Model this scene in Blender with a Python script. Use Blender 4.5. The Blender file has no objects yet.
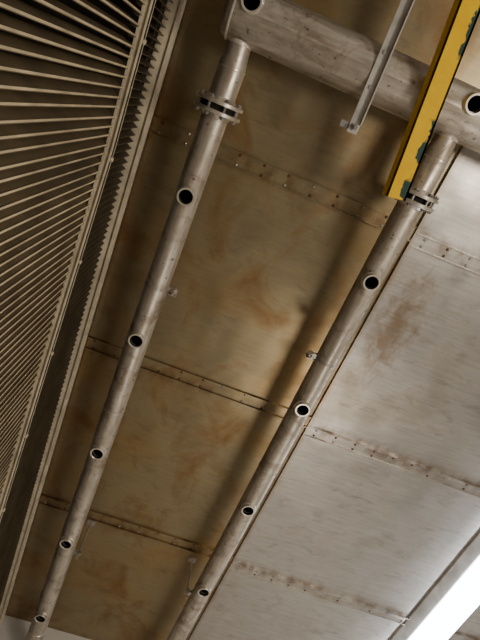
import bpy, bmesh, math, random
from mathutils import Vector, Matrix
random.seed(3)
Z0=1.5            # camera height above floor
HC=Z0+1.95        # ceiling height
HP=Z0+1.75        # pipe centre height
scn=bpy.context.scene
def link(o,parent=None):
    scn.collection.objects.link(o)
    if parent: o.parent=parent
    return o
# ---------------------------------------------------------------- materials
def nt(name):
    m=bpy.data.materials.new(name); m.use_nodes=True
    t=m.node_tree; b=t.nodes['Principled BSDF']; return m,t,b
def N(t,typ,**k):
    n=t.nodes.new(typ)
    for a,v in k.items(): setattr(n,a,v)
    return n
def ramp(t,fac,stops):
    r=N(t,'ShaderNodeValToRGB'); e=r.color_ramp.elements
    e[0].position,e[0].color=stops[0][0],(*stops[0][1],1)
    e[1].position,e[1].color=stops[1][0],(*stops[1][1],1)
    for p,c in stops[2:]:
        x=e.new(p); x.color=(*c,1)
    t.links.new(fac,r.inputs[0]); return r.outputs[0]
def noise(t,vec,scale,detail=4,rough=.55,dist=0):
    n=N(t,'ShaderNodeTexNoise'); n.inputs['Scale'].default_value=scale
    n.inputs['Detail'].default_value=detail; n.inputs['Roughness'].default_value=rough
    n.inputs['Distortion'].default_value=dist
    t.links.new(vec,n.inputs['Vector']); return n.outputs['Fac']
def mapping(t,vec,sc=(1,1,1),loc=(0,0,0)):
    m=N(t,'ShaderNodeMapping'); m.inputs['Scale'].default_value=sc; m.inputs['Location'].default_value=loc
    t.links.new(vec,m.inputs['Vector']); return m.outputs[0]
def mix(t,f,a,b):
    m=N(t,'ShaderNodeMix',data_type='RGBA')
    if isinstance(f,(int,float)): m.inputs[0].default_value=f
    else: t.links.new(f,m.inputs[0])
    for s,v in ((6,a),(7,b)):
        if isinstance(v,tuple): m.inputs[s].default_value=(*v,1)
        else: t.links.new(v,m.inputs[s])
    return m.outputs[2]
def math_(t,op,a,b=None,clamp=False):
    m=N(t,'ShaderNodeMath',operation=op); m.use_clamp=clamp
    for i,v in enumerate((a,b)):
        if v is None: continue
        if isinstance(v,(int,float)): m.inputs[i].default_value=v
        else: t.links.new(v,m.inputs[i])
    return m.outputs[0]
def mrange(t,v,a,b,c=0,d=1):
    m=N(t,'ShaderNodeMapRange'); m.inputs[1].default_value=a; m.inputs[2].default_value=b
    m.inputs[3].default_value=c; m.inputs[4].default_value=d
    t.links.new(v,m.inputs[0]); return m.outputs[0]
def bump(t,b,h,s=.2,d=.01):
    n=N(t,'ShaderNodeBump'); n.inputs['Strength'].default_value=s; n.inputs['Distance'].default_value=d
    t.links.new(h,n.inputs['Height']); t.links.new(n.outputs[0],b.inputs['Normal'])
def simple(name,col,rough=.5,metal=0,var=.25,scale=12):
    m,t,b=nt(name); tc=N(t,'ShaderNodeTexCoord').outputs['Object']
    f=noise(t,tc,scale)
    d=tuple(c*(1-var) for c in col); l=tuple(min(1,c*(1+var)) for c in col)
    t.links.new(ramp(t,f,[(.3,d),(.7,l)]),b.inputs['Base Color'])
    b.inputs['Roughness'].default_value=rough; b.inputs['Metallic'].default_value=metal
    return m
def ceiling_mat():
    m,t,b=nt('stained_stainless_sheet'); tc=N(t,'ShaderNodeTexCoord').outputs['Object']
    sx=N(t,'ShaderNodeSeparateXYZ'); t.links.new(tc,sx.inputs[0])
    big=noise(t,tc,1.9,5,.55,.4)
    fine=noise(t,mapping(t,tc,(3,40,1)),2.5,4,.6)
    med=noise(t,mapping(t,tc,(1.3,1,1),(5,2,0)),3.2,6,.6,.7)
    left=ramp(t,big,[(.3,(.30,.245,.145)),(.48,(.35,.28,.16)),(.62,(.36,.25,.115)),(.75,(.28,.16,.055))])
    right=ramp(t,big,[(.3,(.50,.475,.44)),(.6,(.55,.52,.48)),(.75,(.45,.405,.34))])
    side=mrange(t,sx.outputs[0],.735,.775)
    col=mix(t,side,left,right)
    st=mrange(t,med,.50,.68)
    st=math_(t,'MULTIPLY',st,mix(t,side,(.8,.8,.8),(.18,.18,.18)))
    col=mix(t,st,col,(.24,.12,.035))
    # thin water runs and grime
    gr=noise(t,mapping(t,tc,(1,2.2,1),(9,3,0)),7,7,.7,.8)
    col=mix(t,mrange(t,gr,.54,.70,0,.38),col,(.15,.11,.065))
    # a single water stain on the right hand panel
    dx=math_(t,'DIVIDE',math_(t,'SUBTRACT',sx.outputs[0],.885),.09)
    dy=math_(t,'DIVIDE',math_(t,'SUBTRACT',sx.outputs[1],.60),.26)
    d=math_(t,'SQRT',math_(t,'ADD',math_(t,'MULTIPLY',dx,dx),math_(t,'MULTIPLY',dy,dy)))
    n2=noise(t,mapping(t,tc,(1.6,1,1),(1,8,0)),13,6,.65,.5)
    blob=mrange(t,math_(t,'ADD',d,math_(t,'MULTIPLY',math_(t,'SUBTRACT',n2,.5),3.2)),.2,1.2,.7,0)
    col=mix(t,blob,col,(.27,.165,.08))
    # rust near the panel seams
    yy=math_(t,'DIVIDE',math_(t,'SUBTRACT',sx.outputs[1],.2),1.015)
    pp=math_(t,'PINGPONG',yy,.5)
    near=mrange(t,pp,.0,.055,1,0)
    rn=mrange(t,noise(t,mapping(t,tc,(1,.5,1)),22,3),.42,.62)
    near=math_(t,'MULTIPLY',math_(t,'MULTIPLY',near,rn),.6)
    col=mix(t,near,col,(.15,.07,.025))
    col=mix(t,mrange(t,fine,.35,.75,0,.3),col,(.17,.14,.10))
    t.links.new(col,b.inputs['Base Color'])
    b.inputs['Metallic'].default_value=.72
    t.links.new(mrange(t,med,.3,.7,.30,.44),b.inputs['Roughness'])
    bump(t,b,noise(t,tc,2.2,2),.35,.04)
    return m
def pipe_mat(name,axis):
    m,t,b=nt(name); tc=N(t,'ShaderNodeTexCoord').outputs['Object']
    sc=(14,2,14) if axis=='y' else (2,14,14)
    st=noise(t,mapping(t,tc,sc),2.2,6,.65,.3)
    bl=noise(t,tc,9,6,.68,.6)
    col=ramp(t,st,[(.3,(.34,.285,.225)),(.5,(.56,.50,.42)),(.72,(.76,.70,.61))])
    col=mix(t,mrange(t,bl,.5,.70,0,.85),col,(.22,.15,.09))
    sp=noise(t,tc,55,3,.6)
    col=mix(t,mrange(t,sp,.64,.70,0,.7),col,(.08,.055,.035))
    t.links.new(col,b.inputs['Base Color'])
    b.inputs['Metallic'].default_value=.62
    t.links.new(mrange(t,bl,.3,.7,.30,.55),b.inputs['Roughness'])
    bump(t,b,st,.12,.004)
    return m
M_ceil=ceiling_mat()
M_pipeY=pipe_mat('weathered_stainless_pipe','y'); M_pipeX=pipe_mat('weathered_stainless_header','x')
M_socket=simple('machined_socket_steel',(.72,.66,.57),.3,.5)
M_dark=simple('pipe_interior_shade',(.012,.010,.008),.9)  # near-black colour paints in the darkness inside pipes and sockets
M_flange=simple('flange_steel',(.66,.60,.52),.28,.7,.3,30)
M_bolt=simple('zinc_bolt',(.36,.34,.31),.35,.7)
M_rust=simple('rusty_rivet',(.10,.045,.02),.6,.2,.4,60)
M_slat=simple('louver_slat_tan',(.54,.44,.28),.42,.15,.35,9)
M_slatw=simple('louver_slat_web_shade',(.13,.095,.05),.55,.1,.3,9)  # slat tan darkened, shading of the blades put into the colour
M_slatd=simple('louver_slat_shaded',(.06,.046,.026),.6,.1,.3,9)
M_rail=simple('rail_painted_tan',(.66,.57,.41),.4,.1,.25,14)
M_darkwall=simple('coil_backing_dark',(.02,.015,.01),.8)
M_pale=simple('pale_wall_panel',(.62,.58,.52),.5,.0,.1,2)
M_floor=simple('concrete_floor',(.36,.33,.29),.7,0,.2,3)
M_hang=simple('hanger_steel',(.42,.38,.33),.4,.6)
M_bar=simple('galvanised_bar',(.62,.59,.54),.32,.6,.25,20)
M_white=simple('fixture_white_enamel',(.55,.54,.52),.4)
def yellow():
    m,t,b=nt('chipped_yellow_paint'); tc=N(t,'ShaderNodeTexCoord').outputs['Object']
    sx=N(t,'ShaderNodeSeparateXYZ'); t.links.new(tc,sx.inputs[0])
    n=noise(t,tc,13,5,.6,.3)
    y=ramp(t,noise(t,tc,25,3),[(.3,(.95,.53,.0)),(.7,(1.0,.64,.0))])
    edge=math_(t,'ADD',sx.outputs[0],math_(t,'MULTIPLY',math_(t,'SUBTRACT',n,.5),.10))
    k=mrange(t,edge,.016,.019)
    ln=noise(t,mapping(t,tc,(1,6,1),(3,1.7,2)),1.1,2)
    k=math_(t,'MULTIPLY',k,mrange(t,ln,.50,.53))
    t.links.new(mix(t,k,y,(.03,.07,.06)),b.inputs['Base Color'])
    b.inputs['Roughness'].default_value=.5; b.inputs['Specular IOR Level'].default_value=.2; return m
M_yel=yellow()
def emit(name,c,s):
    m,t,b=nt(name); b.inputs['Base Color'].default_value=(.9,.9,.9,1)
    b.inputs['Emission Color'].default_value=(*c,1); b.inputs['Emission Strength'].default_value=s; return m
M_tube=emit('glowing_acrylic_diffuser',(.86,.92,1),17)
# ---------------------------------------------------------------- mesh helpers
def finish(bm,name,mats,parent=None,smooth=False,loc=(0,0,0),rot=None):
    me=bpy.data.meshes.new(name); bmesh.ops.recalc_face_normals(bm,faces=bm.faces[:]); bm.to_mesh(me); bm.free()
    for m in (mats if isinstance(mats,(list,tuple)) else [mats]): me.materials.append(m)
    if smooth:
        for p in me.polygons: p.use_smooth=True
        me.set_sharp_from_angle(angle=math.radians(35))
    o=bpy.data.objects.new(name,me); o.location=loc
    if rot: o.rotation_euler=rot
    return link(o,parent)
def box(bm,a,b,mi=0,mat=None):
    v=[bm.verts.new((x,y,z)) for x in (a[0],b[0]) for y in (a[1],b[1]) for z in (a[2],b[2])]
    if mat:
        for q in v: q.co=mat@q.co
    for f in ((0,1,3,2),(4,6,7,5),(0,4,5,1),(2,3,7,6),(0,2,6,4),(1,5,7,3)):
        bm.faces.new([v[i] for i in f]).material_index=mi
    return v
def frame(axis):
    a=Vector(axis).normalized(); u=a.orthogonal().normalized(); return a,u,a.cross(u)
def lathe(bm,o,axis,prof,seg=40,closed=False,mi=0,mis=None):
    """prof: list of (dist along axis, radius)"""
    a,u,w=frame(axis); o=Vector(o); rings=[]
    for d,r in prof:
        if r<1e-6: rings.append([bm.verts.new(o+a*d)]); continue
        rings.append([bm.verts.new(o+a*d+(u*math.cos(2*math.pi*i/seg)+w*math.sin(2*math.pi*i/seg))*r) for i in range(seg)])
    n=len(rings)
    for k in range(n if closed else n-1):
        A,B=rings[k],rings[(k+1)%n]
        for i in range(seg):
            j=(i+1)%seg
            if len(A)==1: f=[A[0],B[i],B[j]]
            elif len(B)==1: f=[A[i],B[0],A[j]]
            else: f=[A[i],B[i],B[j],A[j]]
            bm.faces.new(f).material_index=(mis[k] if mis else mi)
def tube_along(bm,pts,r,seg=10,mi=0):
    for a,b in zip(pts,pts[1:]):
        a=Vector(a);b=Vector(b); L=(b-a).length
        lathe(bm,a,b-a,[(0,0),(0,r),(L,r),(L,0)],seg,mi=mi)
def hexbolt(bm,o,axis,r=.008,h=.006,mi=0):
    lathe(bm,o,axis,[(0,0),(0,r),(h,r),(h,0)],6,mi=mi)
# ---------------------------------------------------------------- room shell
XL,XR,YB,YF=-.50,3.0,-2.2,3.25
bm=bmesh.new(); box(bm,(XL-.1,YB-.1,-.1),(XR+.1,YF+.1,0)); finish(bm,'floor',M_floor)
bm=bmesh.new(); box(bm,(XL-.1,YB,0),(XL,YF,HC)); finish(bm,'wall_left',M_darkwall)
bm=bmesh.new(); box(bm,(XR,YB,0),(XR+.1,YF,HC)); finish(bm,'wall_right',M_pale)
bm=bmesh.new(); box(bm,(XL-.1,YB-.1,0),(XR+.1,YB,HC)); finish(bm,'wall_back',M_pale)
bm=bmesh.new(); box(bm,(XL-.1,YF,0),(XR+.1,YF+.1,HC)); finish(bm,'wall_far',M_pale)
bm=bmesh.new(); box(bm,(XL-.1,YB-.1,HC),(XR+.1,YF+.1,HC+.08)); ceil=finish(bm,'ceiling',M_ceil)
# panel joints (folded strips with double rivet rows)
XS=.755
bm=bmesh.new(); rv=bmesh.new()
def rivet(x,y,r=.0068,mi=0):
    lathe(rv,(x,y,HC-.003),(0,0,-1),[(0,r),(.003,r*.9),(.005,r*.5),(.0055,0)],10,mi=mi)
for y in (-1.83,-.815,.195,1.19,2.21):
    box(bm,(-.42,y-.030,HC-.005),(XS-.004,y+.030,HC+.001))
    box(bm,(-.42,y+.026,HC-.013),(XS-.004,y+.031,HC+.001))
    box(bm,(-.42,y-.031,HC-.010),(XS-.004,y-.028,HC+.001))
    x=-.33
    while x<XS-.03:
        for s in (-.02,.018):
            if random.random()<.85: rivet(x+random.uniform(-.004,.004),y+s,mi=random.choice((0,0,1)))
        x+=.105
for y in (-1.8,-.79,.215,1.238,2.255):
    box(bm,(XS+.004,y-.028,HC-.005),(XR,y+.028,HC+.001))
    box(bm,(XS+.004,y-.030,HC-.015),(XR,y-.026,HC+.001))
    box(bm,(XS+.004,y+.024,HC-.015),(XR,y+.029,HC+.001))
    x=XS+.05
    while x<XR-.05:
        for s in (-.016,.014): rivet(x,y+s,mi=random.choice((0,0,1)))
        x+=.105
box(bm,(XS-.004,YB,HC-.014),(XS+.004,YF,HC+.001))
box(bm,(XS+.0035,YB,HC-.007),(XS+.03,YF,HC+.001))
finish(bm,'seam_strips',M_ceil,ceil); finish(rv,'rivets',[M_rust,M_bolt],ceil,True)
# ---------------------------------------------------------------- louver grille
g=bpy.data.objects.new('louver_grille',None); link(g)
bm=bmesh.new(); bd=bmesh.new()
def zr(y): return Z0+1.452-.135*max(0,y-.25)
y=-1.2; P=.0262
while y<YF-.02:
    j=random.uniform(-.0016,.0016); ZR=zr(y)
    x0=-.372
    box(bm,(x0-.0015,y+j,.12),(x0,y+j+.0060,ZR+.01))
    M=Matrix.Translation((x0,y+j+.0060,0))@Matrix.Rotation(math.radians(24),4,'Z')
    box(bm,(-.042,-.0015,.12),(0,0,ZR+.01),mi=1,mat=M)
    # upper recessed bank
    x1=-.40
    M=Matrix.Translation((x1,y+j+.008,0))@Matrix.Rotation(math.radians(28),4,'Z')
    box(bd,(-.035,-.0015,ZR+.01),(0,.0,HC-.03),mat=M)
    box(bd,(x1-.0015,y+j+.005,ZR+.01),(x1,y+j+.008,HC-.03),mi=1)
    y+=P
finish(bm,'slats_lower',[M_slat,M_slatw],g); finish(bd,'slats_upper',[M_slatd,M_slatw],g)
bm=bmesh.new()
def seg_rail(xa,xb,da,db):
    ys=[-1.22,.25]+[.25+.25*k for k in range(1,13)]; ys=[q for q in ys if q<YF-.01]+[YF-.01]
    for a,b in zip(ys,ys[1:]):
        v=box(bm,(xa,a,0),(xb,b,1))
        for q in v: q.co.z=zr(q.co.y)+(db if q.co.z>.5 else da)
seg_rail(-.378,-.354,-.006,.010); seg_rail(-.358,-.354,-.014,.018)
yy=-1.0
while yy<YF-.1:
    hexbolt(bm,(-.354,yy,zr(yy)+.003),(1,0,0),.007,.006); yy+=.32
box(bm,(-.378,-1.22,.10),(-.352,YF-.01,.14))
finish(bm,'middle_rail',M_rail,g)
bm=bmesh.new()
box(bm,(-.42,-1.22,HC-.055),(-.372,YF-.01,HC-.035)); 
box(bm,(-.376,-1.22,HC-.065),(-.366,YF-.01,HC-.02))
box(bm,(-.44,-1.22,HC-.035),(-.41,YF-.01,HC-.001))
box(bm,(-.44,-1.26,.0),(-.35,-1.22,HC-.001))
finish(bm,'top_rail',M_rail,g)
# ---------------------------------------------------------------- pipes
def hollow_pipe(name,parts_prof,o,axis,cuts,mats,dark_from,parent=None,seg=56):
    """outer tube with holes drilled along -Z"""
    bm=bmesh.new(); n=len(parts_prof)
    lathe(bm,o,axis,parts_prof,seg,closed=True,mis=[0 if k<dark_from else 1 for k in range(n)])
    ob=finish(bm,name,mats,parent,False)
    cb=bmesh.new()
    for c in cuts:
        lathe(cb,c,(0,0,-1),[(0,0),(0,.0248),(.15,.0248),(.15,0)],32)
    co=finish(cb,name+'_cut',mats)
    md=ob.modifiers.new('b','BOOLEAN'); md.operation='DIFFERENCE'; md.solver='EXACT'; md.object=co
    dg=bpy.context.evaluated_depsgraph_get(); me=bpy.data.meshes.new_from_object(ob.evaluated_get(dg))
    ob.modifiers.clear(); ob.data=me; bpy.data.objects.remove(co)
    for p in me.polygons: p.use_smooth=True
    me.set_sharp_from_angle(angle=math.radians(35))
    return ob
def socket(bm,c,R,proud=.014,tilt=0):
    ax=Vector((math.sin(tilt),0,-math.cos(tilt)))
    lathe(bm,c,ax,[(R-.014,.0325),(R+proud-.002,.0325),(R+proud,.031),(R+proud,.0262),(R+proud-.0015,.0248),(R-.014,.0248)],36,closed=True,mis=[0,0,0,0,1,1])
    lathe(bm,c,ax,[(R-.012,.036),(R-.0035,.0365),(R+.001,.0335)],36)
def flange_pair(name,x,y,parent):
    bm=bmesh.new(); R=.083; t=.013
    for s in (-1,1):
        y0=y+s*.009
        prof=[(0,.046),(0,R-.002),(s*.002,R),(s*(t-.002),R),(s*t,R-.002),(s*t,.056),(s*(t+.012),.0475),(s*(t+.012),.044)]
        lathe(bm,(x,y0,HP),(0,1,0),prof,48)
    lathe(bm,(x,y,HP),(0,1,0),[(-.009,.058),(.009,.058)],40,mi=1)
    for k in range(8):
        a=(k+.5)*math.pi/4; bx=x+.069*math.cos(a); bz=HP+.069*math.sin(a)
        lathe(bm,(bx,y-.032,bz),(0,1,0),[(0,0),(0,.005),(.064,.005),(.064,0)],10,mi=2)
        hexbolt(bm,(bx,y-.022,bz),(0,-1,0),.0095,.007,2); hexbolt(bm,(bx,y+.022,bz),(0,1,0),.0095,.007,2)
    finish(bm,name,[M_flange,M_dark,M_bolt],parent,True)
YH=-.235
def branch(x,ys,yfl,xs):
    R=.046; y0=YH+.06; L=YF-.012-y0
    prof=[(0,.037),(.05,.040),(.09,R),(L,R),(L,R-.004),(.09,R-.004),(.05,.036),(0,.033)]
    ob=hollow_pipe('spray_branch_pipe',prof,(x,y0,HP),(0,1,0),[(xs,yy,HP) for yy in ys],[M_pipeY,M_dark],3)
    bm=bmesh.new()
    for yy in ys: socket(bm,(xs,yy,HP),R)
    finish(bm,'sockets',[M_socket,M_dark],ob,True)
    bm=bmesh.new()
    for yy in (y0+.095,(ys[1]+ys[2])/2+.08,YF-.3):
        lathe(bm,(x,yy,HP),(0,1,0),[(-.004,R-.001),(-.002,R+.0016),(.002,R+.0016),(.004,R-.001)],48)
    lathe(bm,(x,YF-.012,HP),(0,1,0),[(0,R+.02),(.011,R+.02),(.011,0)],32)
    lathe(bm,(x,YF-.012,HP),(0,1,0),[(0,0),(0,R+.02)],32)
    finish(bm,'weld_beads',M_flange,ob,True)
    flange_pair('flange_pair',x,yfl,ob)
    return ob
X1,X2=-.135,.612
br1=branch(X1,[.350+.605*k for k in range(5)],.042,X1-.001)
br2=branch(X2,[.386+.606*k for k in range(5)],.058,X2-.008)
# header
RH=.084; hx0,hx1=-.215,1.75
prof=[(0.004,0.001),(0,RH*.45),(.006,RH*.78),(.016,RH*.94),(.03,RH),(hx1-hx0,RH),(hx1-hx0,RH-.006),(.03,RH-.006),(.012,.001)]
hd=hollow_pipe('header_pipe',prof,(hx0,YH,HP),(1,0,0),[(X1-.002,YH-.025,HP),(X2,YH-.03,HP)],[M_pipeX,M_dark],6,seg=72)
bm=bmesh.new()
for c in (X1-.002,X2):
    socket(bm,(c,YH-.027,HP),RH-.004,.016)
for c in (X1,X2):
    lathe(bm,(c,YH,HP),(0,1,0),[(.070,.043),(.080,.042),(.086,.037)],32)
lathe(bm,(hx0+.03,YH,HP),(1,0,0),[(-.004,RH-.001),(-.001,RH+.0018),(.003,RH+.0018),(.006,RH-.001)],56)
finish(bm,'sockets',[M_socket,M_dark],hd,True)
# ---------------------------------------------------------------- hangers
def hanger(x,y,s,par,rod=True):
    bm=bmesh.new(); xr=x+s*.070; R=.046
    if rod:
        lathe(bm,(xr,y,HC),(0,0,-1),[(0,0),(0,.0045),(.215,.0045),(.215,0)],10)
        box(bm,(xr-.022,y-.018,HC-.005),(xr+.022,y+.018,HC))
    seg=28
    for k in range(seg):
        a0=2*math.pi*k/seg; a1=2*math.pi*(k+1)/seg
        v=[]
        for a in (a0,a1):
            for r in (R-.001,R+.0015):
                for yy in (-.006,.006): v.append(bm.verts.new((x+r*math.cos(a),y+yy,HP+r*math.sin(a))))
        for f in ((0,1,5,4),(2,6,7,3),(0,4,6,2),(1,3,7,5)): bm.faces.new([v[i] for i in f])
    x0,x1=sorted((x+s*(R-.002),x+s*.084))
    box(bm,(x0,y-.010,HP+.003),(x1,y+.010,HP+.007)); box(bm,(x0,y-.010,HP-.007),(x1,y+.010,HP-.003))
    hexbolt(bm,(xr,y,HP-.007),(0,0,-1),.011,.008); hexbolt(bm,(xr,y,HP+.007),(0,0,1),.011,.008)
    tube_along(bm,[(xr,y,HP+.01),(xr,y,HP-.035)],.0045)
    if not rod: box(bm,(xr-.016,y+.010,HP-.022),(xr+.016,y+.014,HP+.022))
    finish(bm,'pipe_hanger',M_hang,par,True)
hanger(X1,.72,1,br1,False); hanger(X2,.765,-1,br2,False); hanger(X1,2.27,1,br1); hanger(X2,2.31,-1,br2)
# ---------------------------------------------------------------- galvanised bar under header
bm=bmesh.new()
zt=HP-RH-.001
M=Matrix.Translation((.296,-.046,zt))@Matrix.Rotation(math.radians(-2),4,'Z')
box(bm,(-.017,-2.15,-.004),(.017,0,0),mat=M)
box(bm,(.013,-2.15,-.022),(.017,-.03,0),mat=M)
c=M@Vector((0,-.02,0)); hexbolt(bm,c+Vector((0,0,-.004)),(0,0,-1),.011,.008,1); lathe(bm,c+Vector((0,0,-.03)),(0,0,1),[(0,0),(0,.0055),(.06,.0055),(.06,0)],10,mi=1)
box(bm,(-.045,-.028,.001),(-.005,-.008,.004),1,M)
for yy in (-.14,-.24):
    hexbolt(bm,M@Vector((-.002,yy,-.004)),(0,0,-1),.007,.004,1)
finish(bm,'galvanised_angle_bar',[M_bar,M_bolt])
# ---------------------------------------------------------------- yellow beam (fixed to the back wall, resting under the header)
bm=bmesh.new()
box(bm,(-.033,-2.28,0),(.033,0,.006)); box(bm,(-.033,-2.28,0),(-.027,0,.055)); box(bm,(.027,-2.28,0),(.033,0,.055))
bmesh.ops.bevel(bm,geom=bm.edges[:],offset=.001,segments=1)
finish(bm,'yellow_painted_channel',M_yel,None,False,(.510,.080,HP-RH-.057),(0,0,math.radians(-7)))
# ---------------------------------------------------------------- fluorescent fixtures
def fixture(x,y0,y1):
    bm=bmesh.new(); z=HC
    pr=[(-.15,0),(-.15,-.012),(-.10,-.045),(.10,-.045),(.15,-.012),(.15,0)]
    A=[bm.verts.new((x+a,y0,z+b)) for a,b in pr]; B=[bm.verts.new((x+a,y1,z+b)) for a,b in pr]
    for i in range(len(pr)):
        j=(i+1)%len(pr); bm.faces.new([A[i],A[j],B[j],B[i]])
    bm.faces.new(A); bm.faces.new(B)
    for yy in (y0,y1-.02): box(bm,(x-.10,yy,z-.115),(x+.10,yy+.02,z-.04))
    f=finish(bm,'fluorescent_light_fixture',M_white)
    bm=bmesh.new()   # rounded wraparound diffuser
    pr=[(.092*math.cos(a),-.0455-.062*math.sin(a)) for a in [math.pi*k/14 for k in range(15)]]
    A=[bm.verts.new((x+a,y0+.02,z+b)) for a,b in pr]; B=[bm.verts.new((x+a,y1-.02,z+b)) for a,b in pr]
    for i in range(14): bm.faces.new([A[i],A[i+1],B[i+1],B[i]])
    finish(bm,'diffuser',M_tube,f,True)
fixture(2.03,1.15,2.95)
fixture(1.7,-1.9,-.6)  # unseen fixture added behind the camera for extra light
# ---------------------------------------------------------------- unseen fill lights, added low in the room to brighten the undersides
def area(name,loc,target,size,power,col):
    l=bpy.data.lights.new(name,'AREA'); l.shape='DISK'; l.size=size; l.energy=power; l.color=col
    o=bpy.data.objects.new(name,l); o.location=loc
    o.rotation_euler=(Vector(target)-Vector(loc)).to_track_quat('-Z','Y').to_euler(); link(o)
area('fill_light',(2.3,-.6,.7),(-.1,.7,HC),.8,48,(1,.91,.78))
area('fill_light',(1.6,2.4,.5),(.3,2.2,HC),.8,18,(1,.90,.78))
# ---------------------------------------------------------------- camera
cam=bpy.data.cameras.new('camera'); co=bpy.data.objects.new('camera',cam); link(co)
X=Vector((.9287,-.3689,.0391)); D=Vector((.3529,.8460,-.3996)); F=Vector((.1143,.3849,.9158))
F.normalize(); X=(X-F*X.dot(F)).normalized(); Y=(-F).cross(X)
m=Matrix((X,Y,-F)).transposed().to_4x4(); m.translation=(0,0,Z0); co.matrix_world=m
cam.lens=27; cam.sensor_width=36; cam.clip_start=.02
scn.camera=co
w=bpy.data.worlds.new('world'); scn.world=w; w.use_nodes=True
w.node_tree.nodes['Background'].inputs[0].default_value=(.5,.45,.4,1); w.node_tree.nodes['Background'].inputs[1].default_value=.3
